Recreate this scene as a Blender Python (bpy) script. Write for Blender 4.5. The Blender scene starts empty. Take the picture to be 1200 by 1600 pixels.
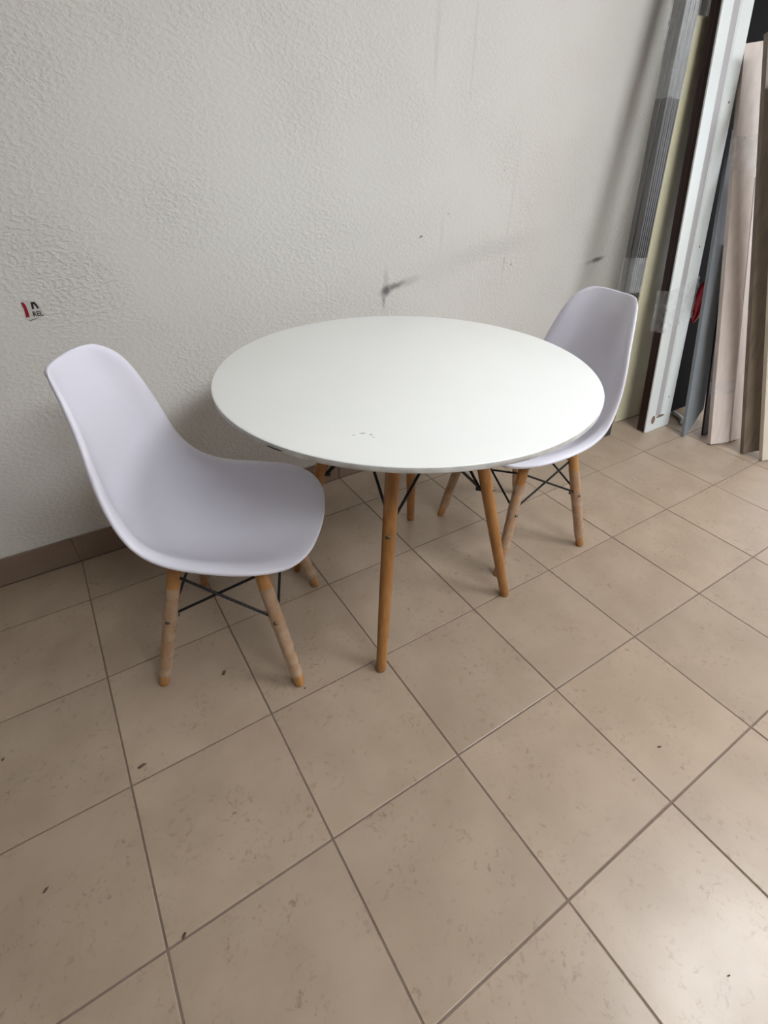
import bpy, bmesh, math, random
from mathutils import Vector, Matrix, noise
random.seed(7)
scene = bpy.context.scene
C = scene.collection
T = 0.345                      # floor tile module (m)

# ------------------------------------------------------------------ camera
cd = bpy.data.cameras.new('camera'); cam = bpy.data.objects.new('camera', cd); C.objects.link(cam)
cd.sensor_fit = 'VERTICAL'; cd.sensor_height = 36.0; cd.lens = 36.0 * 779.3 / 1600.0
cd.clip_start = 0.02
r0 = Vector((0.84527, -0.53425, 0.00948)); r1 = Vector((-0.3131, -0.50959, -0.80143)); r2 = Vector((0.43299, 0.67446, -0.59802))
M3 = Matrix((r0, -r1, -r2)).transposed()
cam.matrix_world = Matrix.Translation((0.1939, -1.4596, 1.2077)) @ M3.to_4x4()
scene.camera = cam

# ------------------------------------------------------------------ world, exposure
w = bpy.data.worlds.new('world'); scene.world = w; w.use_nodes = True
w.node_tree.nodes['Background'].inputs[0].default_value = (0.75, 0.82, 1.0, 1)
w.node_tree.nodes['Background'].inputs[1].default_value = 0.3
vs = scene.view_settings
vs.view_transform = 'Standard'; vs.look = 'None'; vs.gamma = 1.0; vs.use_curve_mapping = False
vs.exposure = 0.06
LAMP = 34.0                     # radiance of the ceiling lamp diffusers
WINDOW = 4.0                   # radiance of the daylight area behind the window

# ------------------------------------------------------------------ helpers
def lin(r, g, b):
    f = lambda c: (c/255/12.92) if c/255 <= 0.04045 else ((c/255+0.055)/1.055)**2.4
    return (f(r), f(g), f(b), 1.0)

def mat(name, col, rough=0.5, metal=0.0, var=0.0, vscale=8.0, bump=0.0, bscale=60.0, stretch=(1, 1, 1), spec=0.5, coat=0.0, col2=None):
    m = bpy.data.materials.new(name); m.use_nodes = True
    nt = m.node_tree; N = nt.nodes; L = nt.links; P = N['Principled BSDF']
    P.inputs['Base Color'].default_value = col; P.inputs['Roughness'].default_value = rough
    P.inputs['Metallic'].default_value = metal; P.inputs['Specular IOR Level'].default_value = spec
    P.inputs['Coat Weight'].default_value = coat
    tc = N.new('ShaderNodeTexCoord'); mp = N.new('ShaderNodeMapping'); mp.inputs['Scale'].default_value = stretch
    L.new(tc.outputs['Object'], mp.inputs['Vector'])
    if var > 0 or col2:
        n = N.new('ShaderNodeTexNoise'); n.inputs['Scale'].default_value = vscale; n.inputs['Detail'].default_value = 6
        L.new(mp.outputs[0], n.inputs['Vector'])
        r = N.new('ShaderNodeMapRange'); r.inputs[1].default_value = 0.3; r.inputs[2].default_value = 0.7
        L.new(n.outputs['Fac'], r.inputs[0])
        mx = N.new('ShaderNodeMix'); mx.data_type = 'RGBA'
        c2 = col2 if col2 else tuple(max(0, c*(1-var)) for c in col[:3]) + (1,)
        mx.inputs['A'].default_value = col; mx.inputs['B'].default_value = c2
        L.new(r.outputs[0], mx.inputs['Factor']); L.new(mx.outputs['Result'], P.inputs['Base Color'])
    if bump > 0:
        n2 = N.new('ShaderNodeTexNoise'); n2.inputs['Scale'].default_value = bscale; n2.inputs['Detail'].default_value = 3
        L.new(mp.outputs[0], n2.inputs['Vector'])
        b = N.new('ShaderNodeBump'); b.inputs['Strength'].default_value = 1.0; b.inputs['Distance'].default_value = bump
        L.new(n2.outputs['Fac'], b.inputs['Height']); L.new(b.outputs[0], P.inputs['Normal'])
    return m

def film_mat(name, col, opac, rough=0.25, bump=0.002, bscale=45):
    m = bpy.data.materials.new(name); m.use_nodes = True
    nt = m.node_tree; N = nt.nodes; L = nt.links; P = N['Principled BSDF']; O = N['Material Output']
    P.inputs['Base Color'].default_value = col; P.inputs['Roughness'].default_value = rough
    tr = N.new('ShaderNodeBsdfTransparent'); mx = N.new('ShaderNodeMixShader')
    tc = N.new('ShaderNodeTexCoord'); n = N.new('ShaderNodeTexNoise'); n.inputs['Scale'].default_value = bscale; n.inputs['Detail'].default_value = 4
    L.new(tc.outputs['Object'], n.inputs['Vector'])
    r = N.new('ShaderNodeMapRange'); r.inputs[1].default_value = 0.3; r.inputs[2].default_value = 0.75
    r.inputs[3].default_value = opac*0.5; r.inputs[4].default_value = min(1, opac*1.5)
    L.new(n.outputs['Fac'], r.inputs[0]); L.new(r.outputs[0], mx.inputs[0])
    b = N.new('ShaderNodeBump'); b.inputs['Distance'].default_value = bump; b.inputs['Strength'].default_value = 1
    L.new(n.outputs['Fac'], b.inputs['Height']); L.new(b.outputs[0], P.inputs['Normal'])
    L.new(tr.outputs[0], mx.inputs[1]); L.new(P.outputs[0], mx.inputs[2]); L.new(mx.outputs[0], O.inputs['Surface'])
    return m

def mesh_obj(name, verts, faces, m, parent=None, smooth=False, sharp=None):
    me = bpy.data.meshes.new(name); me.from_pydata([tuple(v) for v in verts], [], faces); me.validate(); me.update()
    if m: me.materials.append(m)
    return link(name, me, parent, smooth, sharp)

def link(name, me, parent=None, smooth=False, sharp=None):
    o = bpy.data.objects.new(name, me); C.objects.link(o); o.parent = parent
    if smooth:
        me.shade_smooth()
        if sharp: me.set_sharp_from_angle(angle=math.radians(sharp))
    return o

def bm_obj(name, bm, m, parent=None, smooth=False, sharp=None):
    bmesh.ops.recalc_face_normals(bm, faces=bm.faces)
    me = bpy.data.meshes.new(name); bm.to_mesh(me); bm.free()
    if m: me.materials.append(m)
    return link(name, me, parent, smooth, sharp)

def box_bm(x0, x1, y0, y1, z0, z1, bevel=0.0, seg=1):
    bm = bmesh.new(); bmesh.ops.create_cube(bm, size=1)
    for v in bm.verts:
        v.co = Vector(((x0+x1)/2+v.co.x*(x1-x0), (y0+y1)/2+v.co.y*(y1-y0), (z0+z1)/2+v.co.z*(z1-z0)))
    if bevel > 0: bmesh.ops.bevel(bm, geom=bm.edges[:], offset=bevel, segments=seg, affect='EDGES', profile=0.5)
    return bm

def box(name, x0, x1, y0, y1, z0, z1, m, parent=None, bevel=0.0, seg=1):
    return bm_obj(name, box_bm(x0, x1, y0, y1, z0, z1, bevel, seg), m, parent)

def frame_of(d):
    d = d.normalized(); a = Vector((0, 0, 1)) if abs(d.z) < 0.9 else Vector((1, 0, 0))
    u = d.cross(a).normalized(); return u, d.cross(u).normalized()

def rings(path, radii, n=14, jitter=0.0, cap=True):
    """tube of circles along a path, one radius per point"""
    V = []; F = []; k = len(path)
    for i, p in enumerate(path):
        p = Vector(p); d = Vector(path[min(i+1, k-1)]) - Vector(path[max(i-1, 0)])
        u, v = frame_of(d)
        for j in range(n):
            a = 2*math.pi*j/n; r = radii[i]
            if jitter: r *= 1 + jitter*noise.noise(Vector((p.x*40+math.cos(a)*1.5, p.y*40+math.sin(a)*1.5, p.z*55)))
            V.append(p + (u*math.cos(a) + v*math.sin(a))*r)
    for i in range(k-1):
        for j in range(n):
            F.append((i*n+j, i*n+(j+1) % n, (i+1)*n+(j+1) % n, (i+1)*n+j))
    if cap:
        F.append(tuple(range(n-1, -1, -1))); F.append(tuple((k-1)*n+j for j in range(n)))
    return V, F

def tube(name, path, radii, m, parent=None, n=14, jitter=0.0, cap=True):
    V, F = rings(path, radii, n, jitter, cap)
    return mesh_obj(name, V, F, m, parent, smooth=True, sharp=50)

def empty(name, loc=(0, 0, 0), rz=0.0):
    o = bpy.data.objects.new(name, None); C.objects.link(o); o.location = loc; o.rotation_euler = (0, 0, rz); o.empty_display_size = 0.1
    return o

def tag(o, label=None, cat=None, group=None, kind=None):
    if label: o['label'] = label
    if cat: o['category'] = cat
    if group: o['group'] = group
    if kind: o['kind'] = kind
    return o

def struct(o): o['kind'] = 'structure'; return o

# ------------------------------------------------------------------ materials
def wall_material():
    m = bpy.data.materials.new('plaster'); m.use_nodes = True
    nt = m.node_tree; N = nt.nodes; L = nt.links; P = N['Principled BSDF']
    P.inputs['Roughness'].default_value = 0.55; P.inputs['Specular IOR Level'].default_value = 0.35
    tc = N.new('ShaderNodeTexCoord')
    mp = N.new('ShaderNodeMapping'); mp.inputs['Scale'].default_value = (1.0, 1.0, 1.7); mp.inputs['Rotation'].default_value = (0, 0.15, 0)
    L.new(tc.outputs['Object'], mp.inputs[0])
    n1 = N.new('ShaderNodeTexNoise'); n1.inputs['Scale'].default_value = 70; n1.inputs['Detail'].default_value = 3; n1.inputs['Roughness'].default_value = 0.5; n1.inputs['Distortion'].default_value = 0.25
    L.new(mp.outputs[0], n1.inputs['Vector'])
    n2 = N.new('ShaderNodeTexNoise'); n2.inputs['Scale'].default_value = 3.5; n2.inputs['Detail'].default_value = 3
    L.new(tc.outputs['Object'], n2.inputs['Vector'])
    cr = N.new('ShaderNodeMapRange'); cr.interpolation_type = 'SMOOTHSTEP'; cr.inputs[1].default_value = 0.38; cr.inputs[2].default_value = 0.68
    L.new(n1.outputs['Fac'], cr.inputs[0])
    b = N.new('ShaderNodeBump'); b.inputs['Distance'].default_value = 0.0028; b.inputs['Strength'].default_value = 0.42
    sm = N.new('ShaderNodeMapRange'); sm.inputs[1].default_value = 0.35; sm.inputs[2].default_value = 0.65; sm.inputs[3].default_value = 0.2; sm.inputs[4].default_value = 0.6
    L.new(n2.outputs['Fac'], sm.inputs[0]); L.new(sm.outputs[0], b.inputs['Strength'])
    L.new(cr.outputs[0], b.inputs['Height']); L.new(b.outputs[0], P.inputs['Normal'])
    base = N.new('ShaderNodeMix'); base.data_type = 'RGBA'
    base.inputs['A'].default_value = lin(224, 222, 218); base.inputs['B'].default_value = lin(217, 215, 208)
    L.new(n2.outputs['Fac'], base.inputs['Factor'])
    cur = base.outputs['Result']
    # scuffs and soot marks: (x, z, half length, half height, tilt, strength)
    marks = [(1.274, 0.754, 0.034, 0.026, 0.5, 0.85), (1.31, 0.764, 0.075, 0.016, 0.2, 0.7), (1.264, 0.735, 0.009, 0.065, 0.0, 0.5),
             (1.272, 0.79, 0.014, 0.05, 0.0, 0.2), (1.36, 0.772, 0.11, 0.022, 0.15, 0.22), (1.75, 0.85, 0.42, 0.05, 0.12, 0.10), (1.55, 0.82, 0.2, 0.09, 0.2, 0.07),
             (2.475, 0.757, 0.060, 0.015, 0.12, 0.85), (2.43, 0.75, 0.05, 0.012, 0.1, 0.35), (1.424, 0.922, 0.011, 0.005, 0.3, 0.9),
             (1.862, 0.79, 0.004, 0.05, 0.0, 0.35), (1.905, 0.785, 0.006, 0.005, 0.0, 0.6), (1.45, 1.46, 0.012, 0.16, 0.0, 0.10), (1.60, 1.47, 0.008, 0.2, 0.0, 0.08),
             (1.52, 0.86, 0.012, 0.2, 0.0, 0.07), (1.86, 1.0, 0.012, 0.3, 0.0, 0.06), (1.545, 0.99, 0.006, 0.004, 0, 0.4), (1.80, 1.12, 0.005, 0.004, 0, 0.35), (1.28, 0.60, 0.008, 0.12, 0, 0.12)]
    wob = N.new('ShaderNodeTexNoise'); wob.inputs['Scale'].default_value = 45; wob.inputs['Detail'].default_value = 3
    L.new(tc.outputs['Object'], wob.inputs['Vector'])
    ws = N.new('ShaderNodeVectorMath'); ws.operation = 'MULTIPLY_ADD'; ws.inputs[1].default_value = (0.012, 0, 0.012)
    L.new(wob.outputs['Color'], ws.inputs[0]); L.new(tc.outputs['Object'], ws.inputs[2])
    tot = None
    for (x, z, a, h, tl, s) in marks:
        q = N.new('ShaderNodeMapping'); q.vector_type = 'TEXTURE'
        q.inputs['Location'].default_value = (x+0.006, 0, z+0.006); q.inputs['Rotation'].default_value = (0, -tl, 0); q.inputs['Scale'].default_value = (a, 1000, h)
        L.new(ws.outputs[0], q.inputs[0])
        ln = N.new('ShaderNodeVectorMath'); ln.operation = 'LENGTH'; L.new(q.outputs[0], ln.inputs[0])
        r = N.new('ShaderNodeMapRange'); r.interpolation_type = 'SMOOTHERSTEP'; r.inputs[1].default_value = 1.25; r.inputs[2].default_value = 0.0; r.inputs[3].default_value = 0; r.inputs[4].default_value = s
        L.new(ln.outputs['Value'], r.inputs[0])
        if tot is None: tot = r.outputs[0]
        else:
            mxx = N.new('ShaderNodeMath'); mxx.operation = 'MAXIMUM'; L.new(tot, mxx.inputs[0]); L.new(r.outputs[0], mxx.inputs[1]); tot = mxx.outputs[0]
    st = N.new('ShaderNodeMix'); st.data_type = 'RGBA'; st.inputs['B'].default_value = lin(72, 68, 70)
    L.new(cur, st.inputs['A']); L.new(tot, st.inputs['Factor']); L.new(st.outputs['Result'], P.inputs['Base Color'])
    return m

def tile_material(name, grid=False, c1=(166, 148, 129), c2=(154, 136, 117), c3=(112, 91, 73)):
    m = bpy.data.materials.new(name); m.use_nodes = True
    nt = m.node_tree; N = nt.nodes; L = nt.links; P = N['Principled BSDF']
    tc = N.new('ShaderNodeTexCoord'); oi = N.new('ShaderNodeObjectInfo')
    ad = N.new('ShaderNodeVectorMath'); ad.operation = 'MULTIPLY_ADD'; ad.inputs[1].default_value = (37.0, 91.0, 53.0)
    cmb = N.new('ShaderNodeCombineXYZ')
    for i in range(3): L.new(oi.outputs['Random'], cmb.inputs[i])
    L.new(cmb.outputs[0], ad.inputs[0]); L.new(tc.outputs['Object'], ad.inputs[2])
    n1 = N.new('ShaderNodeTexNoise'); n1.inputs['Scale'].default_value = 7.5; n1.inputs['Detail'].default_value = 3; n1.inputs['Roughness'].default_value = 0.5
    n2 = N.new('ShaderNodeTexNoise'); n2.inputs['Scale'].default_value = 75; n2.inputs['Detail'].default_value = 4; n2.inputs['Roughness'].default_value = 0.6; n2.inputs['Distortion'].default_value = 0.6
    L.new(ad.outputs[0], n1.inputs['Vector']); L.new(ad.outputs[0], n2.inputs['Vector'])
    a = N.new('ShaderNodeMix'); a.data_type = 'RGBA'; a.inputs['A'].default_value = lin(*c1); a.inputs['B'].default_value = lin(*c2)
    r1 = N.new('ShaderNodeMapRange'); r1.interpolation_type = 'SMOOTHSTEP'; r1.inputs[1].default_value = 0.22; r1.inputs[2].default_value = 0.78
    L.new(n1.outputs['Fac'], r1.inputs[0]); L.new(r1.outputs[0], a.inputs['Factor'])
    # veiny blotches only where the large cloud allows
    r2 = N.new('ShaderNodeMapRange'); r2.interpolation_type = 'SMOOTHSTEP'; r2.inputs[1].default_value = 0.54; r2.inputs[2].default_value = 0.74
    L.new(n2.outputs['Fac'], r2.inputs[0])
    n3 = N.new('ShaderNodeTexNoise'); n3.inputs['Scale'].default_value = 9; n3.inputs['Detail'].default_value = 2
    L.new(ad.outputs[0], n3.inputs['Vector'])
    r3 = N.new('ShaderNodeMapRange'); r3.interpolation_type = 'SMOOTHSTEP'; r3.inputs[1].default_value = 0.32; r3.inputs[2].default_value = 0.74; r3.inputs[4].default_value = 0.75
    L.new(n3.outputs['Fac'], r3.inputs[0])
    mu = N.new('ShaderNodeMath'); mu.operation = 'MULTIPLY'; L.new(r2.outputs[0], mu.inputs[0]); L.new(r3.outputs[0], mu.inputs[1])
    b = N.new('ShaderNodeMix'); b.data_type = 'RGBA'; b.inputs['B'].default_value = lin(*c3)
    L.new(a.outputs['Result'], b.inputs['A']); L.new(mu.outputs[0], b.inputs['Factor'])
    hv = N.new('ShaderNodeHueSaturation'); L.new(b.outputs['Result'], hv.inputs['Color'])
    rv = N.new('ShaderNodeMapRange'); rv.inputs[3].default_value = 0.95; rv.inputs[4].default_value = 1.04
    L.new(oi.outputs['Random'], rv.inputs[0]); L.new(rv.outputs[0], hv.inputs['Value'])
    out = hv.outputs['Color']
    L.new(out, P.inputs['Base Color'])
    rr = N.new('ShaderNodeMapRange'); rr.inputs[3].default_value = 0.27; rr.inputs[4].default_value = 0.37
    L.new(n1.outputs['Fac'], rr.inputs[0]); L.new(rr.outputs[0], P.inputs['Roughness'])
    bp = N.new('ShaderNodeBump'); bp.inputs['Distance'].default_value = 0.0006; bp.inputs['Strength'].default_value = 0.35
    L.new(n2.outputs['Fac'], bp.inputs['Height']); L.new(bp.outputs[0], P.inputs['Normal'])
    return m

M_wall = wall_material()
M_tile = tile_material('beige_tile')
M_base = tile_material('baseboard_tile', c1=(136, 117, 101), c2=(128, 109, 94), c3=(112, 93, 80))
M_grout = mat('grout', lin(124, 108, 96), 0.9, var=0.25, vscale=30, bump=0.0008, bscale=300)
M_ceil = mat('ceiling_paint', lin(225, 224, 220), 0.8, var=0.04, bump=0.0005)
M_room = mat('room_paint', lin(150, 147, 142), 0.7, var=0.05, bump=0.001, bscale=50)
M_plastic = mat('chair_plastic', lin(229, 228, 239), 0.42, var=0.02, vscale=5, bump=0.00012, bscale=520)
M_lam = mat('white_laminate', lin(244, 246, 243), 0.34, var=0.015, vscale=6, bump=0.0001, bscale=420)
M_edge = mat('table_edge_band', lin(205, 204, 200), 0.6, var=0.25, vscale=40, bump=0.0004, bscale=150)
M_wood = mat('beech_varnish', lin(168, 120, 68), 0.38, stretch=(1, 1, 0.12), vscale=90, col2=lin(148, 99, 52), bump=0.0001, bscale=200)
M_wood2 = mat('beech_pale', lin(182, 134, 82), 0.42, stretch=(1, 1, 0.12), vscale=90, col2=lin(162, 114, 66), bump=0.0001, bscale=200)
M_black = mat('black_metal', lin(22, 22, 24), 0.42, var=0.2, metal=0.3)
M_bolt = mat('bolt_steel', lin(120, 105, 90), 0.35, metal=0.8, var=0.2)
M_foam = film_mat('foam_sleeve', lin(206, 184, 160), 0.42, rough=0.5, bump=0.0015, bscale=22)
M_glide = mat('glide', lin(120, 96, 74), 0.7, var=0.2)

# ------------------------------------------------------------------ room
XL, XR, YF, YB, H = -2.6, 6.4, -6.0, 0.2264, 2.75
fl = struct(box('floor', XL, XR, YF, YB, -0.10, -0.0022, M_grout))
def tile_mesh(wd, dp, name):
    g = 0.0036
    bm = box_bm(g/2, wd-g/2, g/2, dp-g/2, -0.009, 0.0, 0.0017, 2)
    bmesh.ops.recalc_face_normals(bm, faces=bm.faces)
    me = bpy.data.meshes.new(name); bm.to_mesh(me); bm.free(); me.materials.append(M_tile); return me
t_full = tile_mesh(T, T, 'floor_tile'); t_part = tile_mesh(T, 0.2174, 'floor_tile_cut')
for j in range(-1, 8):
    for i in range(-6, 14):
        o = bpy.data.objects.new('floor_tile', t_part if j == -1 else t_full); C.objects.link(o); o.parent = fl
        o.location = (i*T, 0 if j == -1 else -(j+1)*T, random.uniform(-0.0005, 0.0004))
        o.rotation_euler = (random.uniform(-0.0013, 0.0013), random.uniform(-0.0013, 0.0013), random.uniform(-0.0008, 0.0008))
# the tiles behind the camera, out of the picture: one joined field
V = []; F = []
for j in range(8, 18):
    for i in range(-7, 18):
        x, y, g = i*T, -(j+1)*T, 0.0022; k = len(V)
        if y+T < YF or x > XR-T or x < XL: continue
        V += [(x+g, max(y+g, YF), 0), (x+T-g, max(y+g, YF), 0), (x+T-g, y+T-g, 0), (x+g, y+T-g, 0)]; F.append((k, k+1, k+2, k+3))
tf = mesh_obj('tile_field', V, F, M_tile, fl); tf['kind'] = 'stuff'
V = []; F = []
for j in range(-1, 8):
    for i in range(14, 18):
        x, y, g = i*T, -(j+1)*T, 0.0022; k = len(V); y1 = y+(0.2174 if j == -1 else T)
        V += [(x+g, y+g, 0), (x+T-g, y+g, 0), (x+T-g, y1-g, 0), (x+g, y1-g, 0)]; F.append((k, k+1, k+2, k+3))
tf = mesh_obj('tile_field', V, F, M_tile, fl); tf['kind'] = 'stuff'

struct(box('wall_back', XL-0.2, XR+0.2, YB, YB+0.2, -0.1, H, M_wall))
struct(box('wall_left', XL-0.2, XL, YF, YB, -0.1, H, M_room))
struct(box('wall_front', XL-0.2, XR+0.2, YF-0.2, YF, -0.1, H, M_room))
struct(box('ceiling', XL-0.2, XR+0.2, YF-0.2, YB+0.2, H, H+0.15, M_ceil))
# right wall with a shop window opening
wr = bmesh.new()
def addbox(bm, *a):
    b = box_bm(*a); me = bpy.data.meshes.new('tmp'); b.to_mesh(me); b.free(); bm.from_mesh(me); bpy.data.meshes.remove(me)
wy0, wy1, wz0, wz1 = -2.75, 0.05, 0.05, 2.3
addbox(wr, XR, XR+0.2, YF, wy0, -0.1, H); addbox(wr, XR, XR+0.2, wy1, YB, -0.1, H)
addbox(wr, XR, XR+0.2, wy0, wy1, -0.1, wz0); addbox(wr, XR, XR+0.2, wy0, wy1, wz1, H)
struct(bm_obj('wall_right', wr, M_room))
M_frame = mat('window_frame', lin(230, 230, 230), 0.4, var=0.03)
win = struct(empty('window_1', (XR+0.1, (wy0+wy1)/2, wz0)))
bmw = bmesh.new()
hw = (wy1-wy0)/2; hz = wz1-wz0
for y in (-hw, -0.025, hw-0.05): addbox(bmw, -0.03, 0.03, y, y+0.05, 0, hz)
for z in (0, hz-0.05): addbox(bmw, -0.03, 0.03, -hw, hw, z, z+0.05)
bm_obj('window_frame', bmw, M_frame, win)
M_glass = film_mat('window_glass', (0.9, 0.95, 1, 1), 0.04, 0.05, 0, 1)
for s in (-1, 1): box('pane', -0.004, 0.004, min(0.02*s, s*(hw-0.04)), max(0.02*s, s*(hw-0.04)), 0.04, hz-0.04, M_glass, win)
la = bpy.data.lights.new('daylight', 'AREA'); la.shape = 'RECTANGLE'; la.size = 2.25; la.size_y = 2.8
la.energy = WINDOW * math.pi * 2.8*2.25; la.color = (0.86, 0.9, 1.0)
lo = bpy.data.objects.new('daylight', la); C.objects.link(lo); lo.location = (XR+0.35, (wy0+wy1)/2, (wz0+wz1)/2); lo.rotation_euler = (0, math.radians(90), 0)

# skirting of cut floor tiles
bb = struct(box('baseboard_back', XL, XR, 0.2204, YB, 0, 0.1005, M_grout))
bmb = box_bm(0.0018, T-0.0018, 0, 0.0085, 0.002, 0.1015, 0.0009, 2); bmesh.ops.recalc_face_normals(bmb, faces=bmb.faces)
meb = bpy.data.meshes.new('baseboard_tile'); bmb.to_mesh(meb); bmb.free(); meb.materials.append(M_base)
for i in range(-7, 18):
    o = bpy.data.objects.new('baseboard_tile', meb); C.objects.link(o); o.parent = bb
    o.location = (i*T-0.003, 0.2174+random.uniform(-0.0006, 0.0004), random.uniform(-0.001, 0.001))

# ceiling lamps, with added fill lamps among them
M_lampframe = mat('lamp_frame', lin(235, 235, 235), 0.4, var=0.02)
def ceiling_lamp(x, y, k, label, col=(0.94, 0.97, 1.0)):
    t = tag(empty('ceiling_lamp', (x, y, H-0.06)), label, 'lamp', 'ceiling panel lamps')
    m = bpy.data.materials.new('lamp_diffuser'); m.use_nodes = True; P = m.node_tree.nodes['Principled BSDF']
    P.inputs['Base Color'].default_value = (0.8, 0.8, 0.8, 1); P.inputs['Emission Color'].default_value = col + (1,); P.inputs['Emission Strength'].default_value = k
    bmf = bmesh.new()
    addbox(bmf, -0.62, 0.62, -0.32, -0.30, 0, 0.06); addbox(bmf, -0.62, 0.62, 0.30, 0.32, 0, 0.06)
    addbox(bmf, -0.62, -0.60, -0.30, 0.30, 0, 0.06); addbox(bmf, 0.60, 0.62, -0.30, 0.30, 0, 0.06)
    bm_obj('frame', bmf, M_lampframe, t); box('diffuser', -0.60, 0.60, -0.30, 0.30, 0.008, 0.02, m, t)
ceiling_lamp(2.35, -2.0, LAMP*0.8, 'rectangular ceiling lamp nearest the leaning boards')
ceiling_lamp(1.0, -3.1, LAMP*0.8, 'added rectangular fill lamp on the ceiling behind the camera')  # unseen front fill, added to brighten the left chair and cream panel
ceiling_lamp(5.1, -2.0, LAMP*0.35, 'added rectangular fill lamp on the ceiling near the window')  # unseen lamp added as weak fill from the right

# ------------------------------------------------------------------ round table
def make_table():
    t = tag(empty('round_table', (0.897, -0.459, 0), math.radians(3.5)), 'round white table with varnished wooden legs and black wire braces', 'table')
    Rr, zt, th = 0.4727, 0.747, 0.014
    n = 128
    prof = [(0.0, zt), (Rr-0.004, zt), (Rr-0.0016, zt-0.0006), (Rr-0.0006, zt-0.0016)]
    V = [(0, 0, zt)]; F = []
    for (r, z) in prof[1:]:
        for j in range(n): a = 2*math.pi*j/n; V.append((r*math.cos(a), r*math.sin(a), z))
    for j in range(n): F.append((0, 1+j, 1+(j+1) % n))
    for k in range(2):
        for j in range(n): F.append((1+k*n+j, 1+(k+1)*n+j, 1+(k+1)*n+(j+1) % n, 1+k*n+(j+1) % n))
    # scuffs on the laminate, as part of its material
    m = M_lam; N = m.node_tree.nodes; L = m.node_tree.links; P = N['Principled BSDF']
    src = P.inputs['Base Color'].links[0].from_socket; tc = N.new('ShaderNodeTexCoord'); tot = None
    for (x, y, a, h, tl, s) in [(-0.282, -0.2245, 0.009, 0.0035, -0.35, 0.6), (-0.271, -0.238, 0.0045, 0.0035, 0, 0.65), (-0.300, -0.221, 0.007, 0.0035, -0.2, 0.3), (-0.273, -0.249, 0.007, 0.003, -1.4, 0.3)]:
        q = N.new('ShaderNodeMapping'); q.vector_type = 'TEXTURE'; q.inputs['Location'].default_value = (x, y, 0); q.inputs['Rotation'].default_value = (0, 0, tl); q.inputs['Scale'].default_value = (a, h, 1000)
        L.new(tc.outputs['Object'], q.inputs[0]); ln = N.new('ShaderNodeVectorMath'); ln.operation = 'LENGTH'; L.new(q.outputs[0], ln.inputs[0])
        r = N.new('ShaderNodeMapRange'); r.interpolation_type = 'SMOOTHSTEP'; r.inputs[1].default_value = 1; r.inputs[2].default_value = 0.2; r.inputs[4].default_value = s
        L.new(ln.outputs['Value'], r.inputs[0])
        if tot is None: tot = r.outputs[0]
        else:
            q2 = N.new('ShaderNodeMath'); q2.operation = 'MAXIMUM'; L.new(tot, q2.inputs[0]); L.new(r.outputs[0], q2.inputs[1]); tot = q2.outputs[0]
    mx = N.new('ShaderNodeMix'); mx.data_type = 'RGBA'; mx.inputs['B'].default_value = lin(95, 95, 100)
    L.new(src, mx.inputs['A']); L.new(tot, mx.inputs['Factor']); L.new(mx.outputs['Result'], P.inputs['Base Color'])
    mesh_obj('tabletop', V, F, m, t, smooth=True, sharp=40)
    V = []; F = []
    prof = [(Rr-0.0006, zt-0.0016), (Rr, zt-0.003), (Rr, zt-th+0.002), (Rr-0.002, zt-th), (0.02, zt-th)]
    for k, (r, z) in enumerate(prof):
        for j in range(n):
            a = 2*math.pi*j/n; rr = r + (0.0009*noise.noise(Vector((math.cos(a)*14, math.sin(a)*14, k*2.0))) if 1 <= k <= 3 else 0)
            V.append((rr*math.cos(a), rr*math.sin(a), z))
    for k in range(4):
        for j in range(n): F.append((k*n+j, (k+1)*n+j, (k+1)*n+(j+1) % n, k*n+(j+1) % n))
    F.append(tuple(4*n+j for j in range(n)))
    tag(mesh_obj('edge_band', V, F, M_edge, t, smooth=True, sharp=40), 'worn grey edge of the table top')
    # dark chip in the rim
    a = math.radians(204-3.5)
    V = []; F = []
    for k in range(7):
        b = a + (k-3)*0.014; hh = 0.0016*(1-((k-3)/3.2)**2)
        V += [((Rr+0.0013)*math.cos(b), (Rr+0.0013)*math.sin(b), zt-0.009+hh), ((Rr+0.0013)*math.cos(b), (Rr+0.0013)*math.sin(b), zt-0.009-hh), ((Rr-0.002)*math.cos(b), (Rr-0.002)*math.sin(b), zt-0.009)]
    for k in range(6):
        q = 3*k; F += [(q, q+1, q+4, q+3), (q+1, q+2, q+5, q+4), (q+2, q, q+3, q+5)]
    mesh_obj('chip', V, F, mat('chip_dark', lin(96, 88, 82), 0.8, var=0.5, vscale=90), t)
    # legs
    f, tp, ztop = 0.2525, 0.114, zt-th-0.012
    bz = 0.415
    legs = [(-1, -1), (1, -1), (1, 1), (-1, 1)]
    at = lambda sx, sy, z: Vector((sx*(f+(tp-f)*z/ztop), sy*(f+(tp-f)*z/ztop), z))
    for sx, sy in legs:
        path = [at(sx, sy, z) for z in (0.0, 0.004, 0.02, 0.25, 0.5, ztop)]
        lg = tube('leg', path, [0.0125, 0.0142, 0.0146, 0.0172, 0.0185, 0.0185], M_wood, t, n=18)
        c = at(sx, sy, bz-0.004); dv = Vector((sx, sy, 0)).normalized()
        dn = Vector((-1, -1, 0)).normalized() if (sx, sy) == (-1, -1) else dv
        tube('bolt', [c+dn*0.012, c+dn*0.019, c+dn*0.0215], [0.0062, 0.0062, 0.0035], M_bolt, lg, n=12)
        # wire braces to the tops of both neighbours
        for ox, oy in ((-sx, sy), (sx, -sy)):
            p0 = at(sx, sy, bz)-dv*0.024; e = at(ox, oy, ztop-0.008); d = (e-p0).normalized()
            side = Vector((d.y, -d.x, 0)).normalized()*0.0045*(1 if (ox == sx) else -1)
            tube('brace', [p0+side*0.3, e-d*0.01+side], [0.0042, 0.0042], M_black, t, n=8)
        inn = -dv
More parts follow.
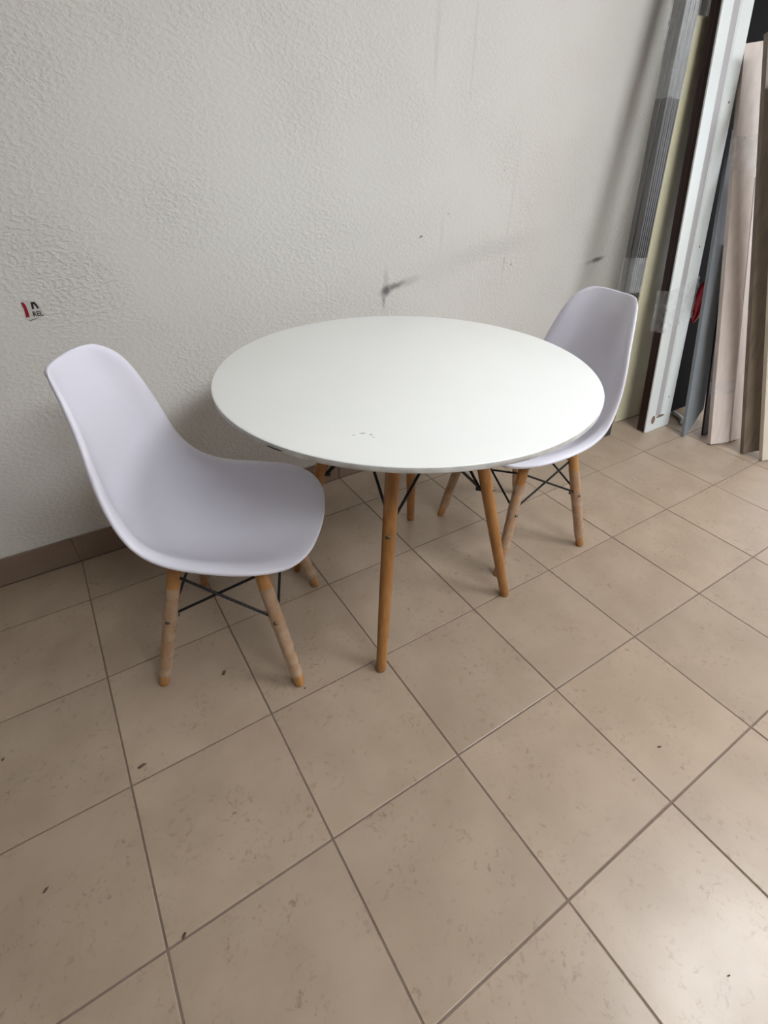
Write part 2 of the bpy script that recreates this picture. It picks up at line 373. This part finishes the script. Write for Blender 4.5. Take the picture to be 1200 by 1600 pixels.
        tube('bracket', [c+inn*0.010, c+inn*0.029, c+inn*0.032], [0.009, 0.009, 0.006], M_black, t, n=10)
    bmx = bmesh.new()
    zz = zt-th
    for a in (0, 1):
        b = box_bm(-0.215, 0.215, -0.016, 0.016, zz-0.012, zz-0.0005)
        bmesh.ops.rotate(b, verts=b.verts, cent=(0, 0, 0), matrix=Matrix.Rotation(math.radians(45+90*a), 3, 'Z'))
        me = bpy.data.meshes.new('tmp'); b.to_mesh(me); b.free(); bmx.from_mesh(me)
    bm_obj('mounting_cross', bmx, M_black, t)
    return t
make_table()

# ------------------------------------------------------------------ shell chairs
RIM = [(.2659, 0, .4445), (.2495, .1251, .4437), (.2076, .1975, .4458), (.1338, .2328, .4579), (.0399, .2368, .4668), (-.0523, .2288, .4799), (-.1107, .2192, .5151),
       (-.1429, .2018, .5761), (-.1583, .1871, .6555), (-.1717, .1594, .7401), (-.1961, .133, .8103), (-.2336, .0922, .844), (-.2511, .0376, .8457), (-.2570, 0, .845)]
PROF = [(.2659, .4445), (.235, .4410), (.16, .420), (.07, .403), (-.02, .396), (-.09, .402), (-.140, .425), (-.175, .47), (-.198, .54), (-.213, .62), (-.226, .71), (-.238, .78), (-.248, .825), (-.2570, .845)]
def cr(P, s):
    """Catmull-Rom through P, s in 0..1"""
    n = len(P)-1; x = min(max(s, 0), 1)*n; i = min(int(x), n-1); u = x-i
    g = lambda k: Vector(P[k]) if 0 <= k <= n else (Vector(P[0])*2-Vector(P[1]) if k < 0 else Vector(P[n])*2-Vector(P[n-1]))
    p0, p1, p2, p3 = g(i-1), g(i), g(i+1), g(i+2)
    return 0.5*(2*p1+(p2-p0)*u+(2*p0-5*p1+4*p2-p3)*u*u+(3*p1-p0-3*p2+p3)*u**3)
def shell_mesh():
    NU, NV = 28, 44
    P3 = [(x, 0.0, z) for x, z in PROF]
    ic, it = 2.0, 11.0            # rim indices of the front corner and the top corner
    n = len(RIM)-1
    grid = []
    def g(a):                     # rise from the middle to the rolled lip
        a = abs(a)
        if a < 0.865: return (a/0.865)**3.5
        return 1.0-0.09*((a-0.865)/0.135)**2
    for j in range(NV+1):
        v = j/NV
        Pc = cr(P3, v); Rv = cr(RIM, (ic+(it-ic)*v)/n)
        row = []
        for i in range(NU+1):
            u = -1+2*i/NU; a = abs(u); s = -1 if u < 0 else 1
            def base(Pc, Rv):
                k = g(a); return Vector((Pc.x+(Rv.x-Pc.x)*k, Rv.y*a, Pc.z+(Rv.z-Pc.z)*k))
            b = base(Pc, Rv)
            fr = cr(RIM, ic*a/n) - base(cr(P3, 0), cr(RIM, ic/n))
            tpv = cr(RIM, (n-(n-it)*a)/n) - base(cr(P3, 1), cr(RIM, it/n))
            wf = max(0, 1-v/0.22)**2; wt = max(0, 1-(1-v)/0.2)**2
            p = b + fr*wf + tpv*wt
            row.append(Vector((p.x, s*p.y, p.z)))
        grid.append(row)
    # relax the interior a little so the four corners flow
    for _ in range(3):
        ng = [r[:] for r in grid]
        for j in range(1, NV):
            for i in range(1, NU):
                ng[j][i] = grid[j][i]*0.5+(grid[j-1][i]+grid[j+1][i]+grid[j][i-1]+grid[j][i+1])*0.125
        grid = ng
    V = [p for r in grid for p in r]; W = NU+1
    F = [(j*W+i, (j+1)*W+i, (j+1)*W+i+1, j*W+i+1) for j in range(NV) for i in range(NU)]
    me = bpy.data.meshes.new('shell'); me.from_pydata([tuple(p) for p in V], [], F); me.update(); me.materials.append(M_plastic)
    bm = bmesh.new(); bm.from_mesh(me); bmesh.ops.recalc_face_normals(bm, faces=bm.faces)
    bm.faces.ensure_lookup_table()
    if bm.faces[NU*3+NU//2].normal.z < 0: bmesh.ops.reverse_faces(bm, faces=bm.faces)
    bm.normal_update()
    # even out the rim line, most of all around the four corners
    for _ in range(8):
        nb = {}
        for v in bm.verts:
            if v.is_boundary:
                o2 = [e.other_vert(v).co for e in v.link_edges if e.is_boundary]
                if len(o2) == 2: nb[v] = v.co*0.6+(o2[0]+o2[1])*0.2
        for v, c_ in nb.items(): v.co = c_
    bm.normal_update()
    # rolled lip: the border turns outwards and down
    be = [e for e in bm.edges if e.is_boundary]
    bv = {v: (v.normal.copy(), sum((v.co - o.co for o in [e.other_vert(v) for e in v.link_edges if not e.is_boundary]), Vector())) for e in be for v in e.verts}
    ext = bmesh.ops.extrude_edge_only(bm, edges=be)
    # drop straight back against the surface normal
    mp = {}
    for el in ext['geom']:
        if isinstance(el, bmesh.types.BMVert):
            src = min(bv, key=lambda q: (q.co-el.co).length); mp[el] = src
    for nv, src in mp.items():
        nn, out = bv[src]; nv.co = src.co - nn*0.011 - (out.normalized()*0.001 if out.length > 0 else Vector())
    bm.to_mesh(me); bm.free(); me.shade_smooth()
    return me
SHELL = shell_mesh()
def make_chair():
    t = empty('shell_chair')
    sh = link('shell', SHELL, t)
    so = sh.modifiers.new('thickness', 'SOLIDIFY'); so.thickness = 0.005; so.offset = -1
    sb = sh.modifiers.new('smooth', 'SUBSURF'); sb.levels = 1; sb.render_levels = 2
    ztop = 0.392
    top = {1: (0.118, 0.142), -1: (-0.080, 0.142)}
    def at(sx, sy, z):
        k = z/ztop; return Vector((sx*0.188+(top[sx][0]-sx*0.188)*k, sy*(0.192+(top[sx][1]-0.192)*k), z))
    bz = 0.235
    for sx in (1, -1):
        for sy in (1, -1):
            path = [at(sx, sy, z) for z in (0, 0.003, 0.015, 0.12, 0.25, ztop)]
            lg = tube('leg', path, [0.0115, 0.0135, 0.0142, 0.0152, 0.0162, 0.0165], M_wood2, t, n=16)
            zs = [0.042+(0.335-0.042)*k/13 for k in range(14)]
            tag(tube('foam_sleeve', [at(sx, sy, z) for z in zs], [0.0172+0.0022*math.exp(-((z-bz)/0.022)**2) for z in zs], M_foam, lg, n=16, jitter=0.045, cap=False), 'cloudy packing sleeve around the leg')
            c = at(sx, sy, bz); dv = Vector((0, sy, 0))
            tube('bolt', [c+dv*0.010, c+dv*0.0195, c+dv*0.0215], [0.0055, 0.0055, 0.003], M_bolt, lg, n=10)
            for ox, oy in ((-sx, sy), (sx, -sy)):
                p0 = at(sx, sy, bz+0.004); e = at(ox, oy, ztop-0.022); d = (e-p0).normalized()
                side = Vector((d.y, -d.x, 0)).normalized()*0.004*(1 if ox == sx else -1)
                tube('brace', [p0+d*0.013+side, e-d*0.012+side], [0.0036, 0.0036], M_black, t, n=8)
            inn = Vector((-sx, -sy, 0)).normalized()
            tube('bracket', [c+inn*0.008, c+inn*0.021, c+inn*0.023], [0.0085, 0.0085, 0.006], M_black, t, n=10)
    bmx = bmesh.new()
    addbox(bmx, -0.095, 0.135, -0.148, -0.128, 0.384, 0.392); addbox(bmx, -0.095, 0.135, 0.128, 0.148, 0.384, 0.392)
    addbox(bmx, 0.108, 0.128, -0.14, 0.14, 0.383, 0.391); addbox(bmx, -0.09, -0.07, -0.14, 0.14, 0.383, 0.391)
    bm_obj('seat_frame', bmx, M_black, t)
    return t
def copy_tree(o, parent=None):
    c = o.copy(); C.objects.link(c); c.parent = parent
    for ch in o.children: copy_tree(ch, c)
    return c
ch1 = make_chair(); ch2 = copy_tree(ch1)
ch1.location = (0.38985, -0.38571, 0); ch1.rotation_euler = (0, 0, math.radians(-32.23))
tag(ch1, 'white plastic shell chair standing left of the table, whole seat showing', 'chair', 'white shell chairs at the table')
ch2.location = (1.4176, -0.4426, 0); ch2.rotation_euler = (0, 0, math.radians(173.45))
tag(ch2, 'white plastic shell chair tucked behind the right side of the table', 'chair', 'white shell chairs at the table')

# ------------------------------------------------------------------ boards leaning on the wall
def axes(lean, wang):
    A = Vector((lean[0], lean[1], 1)).normalized(); W = Vector((math.cos(math.radians(wang)), math.sin(math.radians(wang)), 0))
    W = (W - A*W.dot(A)).normalized(); return A, W, A.cross(W)
def lay(pts3, base, lean, wang):
    """(w, depth, along) -> world, lowest point on the floor"""
    A, W, D = axes(lean, wang)
    P = [Vector((base[0], base[1], 0)) + W*w_ + D*d_ + A*s_ for w_, d_, s_ in pts3]
    return P
def prism(section, s0, s1, k0=0):
    n = len(section); pts = [(w_, d_, s) for s in (s0, s1) for w_, d_ in section]
    F = [tuple(k0+i for i in range(n-1, -1, -1)), tuple(k0+n+i for i in range(n))] + [(k0+i, k0+(i+1) % n, k0+n+(i+1) % n, k0+n+i) for i in range(n)]
    return pts, F
def board_thing(name, base, lean, wang, pieces, m, parent=None, drop=True, bevel=0.0012):
    pts = []; F = []
    for sec, s0, s1 in pieces:
        p, f = prism(sec, s0, s1, len(pts)); pts += p; F += f
    P = lay(pts, base, lean, wang); zmin = min(p.z for p in P)
    org = Vector((base[0], base[1], 0))
    if drop: P = [p - Vector((0, 0, zmin)) for p in P]
    bm = bmesh.new(); vs_ = [bm.verts.new(p-org) for p in P]
    for f in F: bm.faces.new([vs_[i] for i in f])
    bmesh.ops.recalc_face_normals(bm, faces=bm.faces)
    if bevel: bmesh.ops.bevel(bm, geom=[e for e in bm.edges if e.calc_face_angle(0) > 0.5], offset=bevel, segments=1, affect='EDGES')
    o = bm_obj(name, bm, m, parent); o.location = org; return o
rect = lambda w_, d_: [(0, 0), (w_, 0), (w_, d_), (0, d_)]

M_alu = mat('brushed_profile', lin(116, 116, 115), 0.34, metal=0.85, var=0.35, vscale=30, stretch=(1, 1, 0.05))
M_cream = mat('cream_panel', lin(214, 208, 176), 0.4, var=0.05, vscale=12)
M_wenge = mat('wenge', lin(48, 22, 18), 0.35, stretch=(1, 1, 0.06), vscale=60, col2=lin(34, 15, 13))
M_gapshade = mat('gap_shade', lin(15, 11, 10), 0.75, stretch=(1, 1, 0.06), vscale=60, col2=lin(9, 7, 7), spec=0.1)  # near-black colour stands in for the shade between the boards
M_white = mat('white_board', lin(222, 228, 226), 0.35, var=0.03, vscale=10)
M_groove = mat('groove_grey', lin(176, 174, 175), 0.5, var=0.06, vscale=12)
M_grey = mat('grey_board', lin(128, 134, 138), 0.4, var=0.1, vscale=14)
M_pink = mat('pale_pink_oak', lin(220, 207, 199), 0.42, stretch=(1, 1, 0.08), vscale=50, col2=lin(206, 193, 184))
M_taupe = mat('taupe_oak', lin(126, 112, 96), 0.45, stretch=(1, 1, 0.08), vscale=50, col2=lin(104, 92, 78))
M_ivory = mat('ivory_board', lin(216, 206, 190), 0.45, var=0.04)
M_clear = film_mat('clear_stretch_film', lin(235, 238, 240), 0.22, rough=0.12, bump=0.006, bscale=38)
M_screw = mat('hole_dark', lin(20, 18, 18), 0.6, var=0.2)
M_hole = mat('raw_wood_hole', lin(140, 112, 92), 0.8, var=0.4, vscale=80)

# bundle of metal profiles
mw, md = 0.0255, 0.025
lean_m = (0.052, 0.137)
for r in range(2):
    for k in range(3):
        sec = [(0, 0.003), (0.003, 0), (0.009, 0), (0.0105, 0.003), (mw-0.0105, 0.003), (mw-0.009, 0), (mw-0.003, 0), (mw, 0.003), (mw, md-0.001), (0.0, md-0.001)]
        A, W, D = axes(lean_m, 0)
        b = Vector((2.333, -0.149, 0)) + W*(k*(mw+0.0025)) + D*(r*(md+0.0025))
        o = board_thing('metal_profile', (b.x, b.y), lean_m, 0, [(sec, 0, 2.26+0.03*((k*2+r) % 3))], M_alu, bevel=0.0006)
        tag(o, '%s of the film-wrapped silver metal profiles, %s row of the bundle' % (('leftmost', 'middle one', 'rightmost')[k], ('front', 'back')[r]), 'metal profile', 'silver profiles in the wrapped bundle')
def film_wrap(name, base, lean, wang, w0, w1, d0, d1, s0, s1, label, m=None, amp=0.004, nseg=10, tilt=0.0):
    ring = []
    per = [(w0, d0, w1, d0), (w1, d0, w1, d1), (w1, d1, w0, d1), (w0, d1, w0, d0)]
    for a, b, c, d in per:
        nl = math.hypot(c-a, d-b); nx, ny = (d-b)/nl, -(c-a)/nl
        for k in range(7): ring.append((a+(c-a)*k/6, b+(d-b)*k/6, nx, ny))
    pts = []; n = len(ring)
    for j in range(nseg+1):
        s = s0+(s1-s0)*j/nseg
        for (w_, d_, nx, ny) in ring:
            q = abs(noise.noise(Vector((w_*60+3, d_*60, s*45))))*amp*1.3+0.0008
            pts.append((w_+nx*q, d_+ny*q, s+tilt*(w_-w0)+0.006*noise.noise(Vector((w_*40, d_*40, j)))))
    P = lay(pts, base, lean, wang); org = lay([((w0+w1)/2, (d0+d1)/2, s0)], base, lean, wang)[0]
    F = [(j*n+i, j*n+(i+1) % n, (j+1)*n+(i+1) % n, (j+1)*n+i) for j in range(nseg) for i in range(n)]
    o = mesh_obj(name, [p-org for p in P], F, m or M_clear, smooth=True); o.location = org
    return tag(o, label, 'plastic film')
film_wrap('stretch_film', (2.333, -0.149), lean_m, 0, -0.002, 0.085, -0.002, 0.054, 1.36, 1.66, 'clear stretch film wound high around the silver metal profiles', nseg=16)
film_wrap('stretch_film', (2.333, -0.149), lean_m, 0, -0.002, 0.085, -0.002, 0.054, 0.68, 0.82, 'clear stretch film wound low around the silver metal profiles, above the chair back')

o = board_thing('cream_panel', (2.557, -0.066), (0.0, 0.113), -4, [(rect(0.22, 0.018), 0, 1.6)], M_cream)
tag(o, 'cream panel standing between the silver profiles and the dark brown board', 'board', 'boards leaning on the wall')
# white grooved board with lock cut-outs
wl = (0.0, 0.165); wb = (2.582, -0.230)
grv = [(0, 0), (0.070, 0), (0.076, 0.006), (0.122, 0.006), (0.128, 0), (0.204, 0), (0.204, 0.0075), (0, 0.0075)]
o = board_thing('white_grooved_board', wb, wl, 0, [(rect(0.204, 0.0075), 0, 0.072), (grv, 0.072, 2.1)], M_white)
tag(o, 'tall white grooved board with lock holes near its foot', 'board', 'boards leaning on the wall')
cb = axes(wl, 0)[2]*0.0078
k_ = board_thing('core', (wb[0], wb[1]), wl, 0, [([(0.0, 0.0078), (0.204, 0.0078), (0.204, 0.05), (0.004, 0.05), (0.004, 0.028), (0.0, 0.026)], 0, 2.1)], M_wenge)
k_.parent = o; k_.location = (0, 0, 0); tag(k_, 'dark brown edge of the board')
def on_board(parent, base, lean, wang, w_, d_, s_): return lay([(w_, d_, s_)], base, lean, wang)[0] - parent.location
A, W, D = axes(wl, 0)
st = [(0.077, 0.0056, 0.073), (0.121, 0.0056, 0.073), (0.121, 0.0056, 2.098), (0.077, 0.0056, 2.098), (0.077, 0.0064, 0.073), (0.121, 0.0064, 0.073), (0.121, 0.0064, 2.098), (0.077, 0.0064, 2.098)]
mesh_obj('groove_strip', [p - o.location for p in lay(st, wb, wl, 0)], [(0, 1, 2, 3), (7, 6, 5, 4), (0, 4, 5, 1), (1, 5, 6, 2), (2, 6, 7, 3), (3, 7, 4, 0)], M_groove, o)
def dot(parent, base, lean, wang, w_, s_, rw, rs, m, name, n=14, out=0.0006):
    V = []; k = 0
    A_, W_, D_ = axes(lean, wang)
    for dd in (-out, 0.004):
        for j in range(n):
            a = 2*math.pi*j/n; V.append(on_board(parent, base, lean, wang, w_+rw*math.cos(a), dd, s_+rs*math.sin(a)))
    F = [tuple(range(n)), tuple(range(2*n-1, n-1, -1))] + [(j, n+j, n+(j+1) % n, (j+1) % n) for j in range(n)]
    mesh_obj(name, V, F, m, parent)
dot(o, wb, wl, 0, 0.055, 0.060, 0.016, 0.022, M_hole, 'keyhole')
dot(o, wb, wl, 0, 0.112, 0.068, 0.036, 0.006, M_hole, 'latch_slot')
for w_, s_ in ((0.158, 0.16), (0.165, 0.845), (0.168, 1.36)): dot(o, wb, wl, 0, w_, s_, 0.004, 0.005, M_screw, 'screw_hole', 8)
film_wrap('stretch_film', wb, wl, 0, -0.006, 0.209, -0.004, 0.056, 0.50, 0.68, 'crumpled clear film around the white grooved board', amp=0.007, nseg=14, tilt=0.18)
# red package tucked behind
bmr = bmesh.new(); bmesh.ops.create_icosphere(bmr, subdivisions=4, radius=1)
for v in bmr.verts:
    p = v.co.copy(); q = 1+0.10*noise.noise(p*2.2)+0.05*noise.noise(p*6)
    sc = 1.0 if p.z > 0 else 1.0+0.4*p.z
    v.co = Vector((p.x*0.043*q*sc-p.z*-0.015, p.y*0.034*q*sc, p.z*0.105*q))
pk = bm_obj('red_package', bmr, None, None, smooth=True); pk.location = (2.842, -0.140, 0.605)
M_red = mat('red_shrink_wrap', lin(196, 24, 50), 0.18, var=0.3, vscale=25, bump=0.004, bscale=70, coat=0.5); pk.data.materials.append(M_red)
tag(pk, 'red film-wrapped package wedged beside the white grooved board', 'package')

# white bent strip on the floor behind the grey board
V, F = rings([(2.918, -0.17, 0.012), (2.905, -0.215, 0.010), (2.88, -0.25, 0.010), (2.842, -0.272, 0.010)], [0.011]*4, 8)
o = mesh_obj('plastic_strip', V, F, M_white, smooth=True); tag(o, 'short white plastic strip on the floor behind the grey board', 'plastic strip')
# grey board with a pointed foot: outline in (w, along), extruded in depth
def outline_board(name, base, lean, wang, outline, depth, m, label):
    n = len(outline); pts = [(w_, 0, s_) for w_, s_ in outline] + [(w_, depth, s_) for w_, s_ in outline]
    P = lay(pts, base, lean, wang); zm = min(p.z for p in P); org = Vector((base[0], base[1], 0))
    bm = bmesh.new(); vs_ = [bm.verts.new(p-org-Vector((0, 0, zm))) for p in P]
    bm.faces.new([vs_[i] for i in range(n)]); bm.faces.new([vs_[n+i] for i in range(n-1, -1, -1)])
    for i in range(n): bm.faces.new([vs_[i], vs_[n+i], vs_[n+(i+1) % n], vs_[(i+1) % n]])
    bmesh.ops.recalc_face_normals(bm, faces=bm.faces)
    bmesh.ops.bevel(bm, geom=bm.edges[:], offset=0.001, segments=1, affect='EDGES')
    o = bm_obj(name, bm, m); o.location = org
    return tag(o, label, 'board', 'boards leaning on the wall')
outline_board('grey_board', (2.714, -0.361), (0.085, 0.272), -6, [(0, 0.0), (0.014, 0.0), (0.10, 0.10), (0.125, 0.125), (0.125, 1.30), (0, 1.30)], 0.016, M_grey, 'narrow grey board with a pointed foot')
o = board_thing('brown_plank', (2.812, -0.405), (0.06, 0.30), -6, [(rect(0.06, 0.010), 0, 0.88)], M_wenge)
tag(o, 'short dark brown plank between the grey board and the pale pink board', 'board', 'boards leaning on the wall')
pl = (0.035, 0.34); pb = (2.745, -0.483)
o = board_thing('pink_board', pb, pl, -31, [(rect(0.091, 0.028), 0, 1.60)], M_pink)
tag(o, 'pale pinkish oak board with its square top end in view', 'board', 'boards leaning on the wall')
for s_, w_ in ((0.03, 0.045), (1.02, 0.006), (1.585, 0.045)): dot(o, pb, pl, -31, w_, s_, 0.0035, 0.004, M_screw, 'screw_hole', 8)
film_wrap('stretch_film', pb, pl, -31, -0.002, 0.093, -0.002, 0.030, 1.18, 1.30, 'clear film scrap wound around the upper part of the pale pink board', amp=0.004)
film_wrap('stretch_film', pb, pl, -31, -0.002, 0.093, -0.002, 0.030, 0.25, 0.31, 'clear film band near the foot of the pale pink board', amp=0.003)
o = board_thing('beige_board', (2.868, -0.515), (0.02, 0.335), -12, [(rect(0.075, 0.022), 0, 1.15)], M_pink)
tag(o, 'pinkish beige board half hidden behind the pale pink board', 'board', 'boards leaning on the wall')
o = board_thing('taupe_board', (2.795, -0.617), (-0.06, 0.341), -31, [(rect(0.082, 0.024), 0, 1.62)], M_taupe)
tag(o, 'taupe grey oak board at the right edge of the photo', 'board', 'boards leaning on the wall')
o = board_thing('ivory_board', (2.806, -0.700), (-0.10, 0.344), -31, [(rect(0.082, 0.024), 0, 1.5)], M_ivory)
tag(o, 'ivory board cut off by the right photo edge, in front of the taupe board', 'board', 'boards leaning on the wall')
# near-black panel added to stand in for deep shade in the gaps
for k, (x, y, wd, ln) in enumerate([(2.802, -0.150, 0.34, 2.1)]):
    o = board_thing('gap_shade_panel', (x, y), (0.0, 0.165), 0, [(rect(wd, 0.03), 0, ln)], M_gapshade)
    tag(o, 'almost black panel added for the deep shade between the white and pale pink boards', 'board', 'boards leaning on the wall')

# ------------------------------------------------------------------ torn sticker on the wall
stk = tag(empty('sticker', (0.147, YB, 0.83)), 'torn white sticker with a red stripe and black letters on the plaster wall', 'sticker')
M_paper = mat('sticker_paper', lin(205, 203, 198), 0.5, var=0.06, vscale=80)
M_sred = mat('sticker_red', lin(150, 16, 40), 0.45, var=0.1, vscale=80)
M_ink = mat('sticker_ink', lin(34, 30, 30), 0.5, var=0.1, vscale=80)
def flat(name, pts, y0, y1, m, parent):
    n = len(pts); V = [(x-0.147, y0, z-0.83) for x, z in pts] + [(x-0.147, y1, z-0.83) for x, z in pts]
    F = [tuple(range(n)), tuple(range(2*n-1, n-1, -1))] + [(i, n+i, n+(i+1) % n, (i+1) % n) for i in range(n)]
    return mesh_obj(name, V, F, m, parent)
flat('paper', [(.1254, .854), (.131, .8575), (.1439, .858), (.150, .8555), (.1595, .8531), (.163, .846), (.1664, .8379), (.169, .824), (.1715, .8155), (.160, .811), (.1488, .8085), (.137, .807), (.1282, .8047), (.1253, .8135)], -0.0008, -0.0001, M_paper, stk)
flat('red_stripe', [(.1262, .8537), (.1320, .8530), (.1346, .846), (.1352, .832), (.1335, .816), (.1250, .8160), (.1275, .836)], -0.0011, -0.0007, M_sred, stk)
flat('letter_arch', [(.1455, .8345), (.1475, .8520), (.1572, .8520), (.1605, .8440), (.1625, .8345), (.1575, .8345), (.1555, .8425), (.1525, .8470), (.1505, .8345)], -0.0011, -0.0007, M_ink, stk)
flat('ink_line', [(.1270, .8052), (.1290, .8070), (.1485, .8108), (.1485, .8095)], -0.0011, -0.0007, M_ink, stk)
cu = bpy.data.curves.new('letters', 'FONT'); cu.body = 'REL'; cu.size = 0.0175; cu.extrude = 0.0002; cu.offset = 0.0004
to = bpy.data.objects.new('letters_tmp', cu); C.objects.link(to)
dg = bpy.context.evaluated_depsgraph_get(); me = bpy.data.meshes.new_from_object(to.evaluated_get(dg)); bpy.data.objects.remove(to)
me.materials.append(M_ink); me.name = 'letters'
lo_ = link('letters', me, stk); lo_.location = (0.1425-0.147, -0.0010, 0.8162-0.83); lo_.rotation_euler = (math.radians(90), math.radians(1), 0); lo_.scale = (0.86, 1, 1)

# ------------------------------------------------------------------ crumbs of debris on the floor
M_crumb = mat('crumb', lin(70, 52, 40), 0.8, col2=lin(105, 85, 66), vscale=200)
def crumb(x, y, a, b, rz, label, seed):
    bm = bmesh.new(); bmesh.ops.create_icosphere(bm, subdivisions=2, radius=1)
    for v in bm.verts:
        q = 1+0.5*noise.noise(v.co*1.7+Vector((seed*3.1, 0, 0))); v.co = Vector((v.co.x*a*q, v.co.y*b*q, max(v.co.z*0.0022*q, -0.0012)))
    o = bm_obj('debris_crumb', bm, M_crumb); o.location = (x, y, 0.0013); o.rotation_euler = (0, 0, rz)
    tag(o, label, 'debris', 'crumbs on the floor')
crumb(0.279, -0.503, 0.0095, 0.004, 0.9, 'brown scrap on the floor tile between the left chair legs', 1)
crumb(0.031, -0.654, 0.011, 0.0042, 0.1, 'brown bark-like crumb on the floor left of the chair, near a tile corner', 2)
crumb(-0.249, -0.461, 0.004, 0.003, 0.4, 'tiny dark crumb at the left edge of the photo', 3)
crumb(-0.182, -0.812, 0.0065, 0.0022, 0.6, 'tiny black crumb on the tile at the lower left', 4)
crumb(0.033, -1.031, 0.0055, 0.0030, 0.7, 'small dark crumb on the grout line at the bottom left', 5)
crumb(1.130, -1.286, 0.0055, 0.0022, -0.4, 'tiny brown crumb on the tile right of the table, alone', 6)
crumb(0.850, -1.612, 0.0028, 0.0012, -0.2, 'tiny grey crumb inside the bright reflection at the bottom right', 7)
crumb(0.452, -0.668, 0.003, 0.0018, 0.2, 'tiny dark crumb at the foot of the left chair, right front leg', 8)
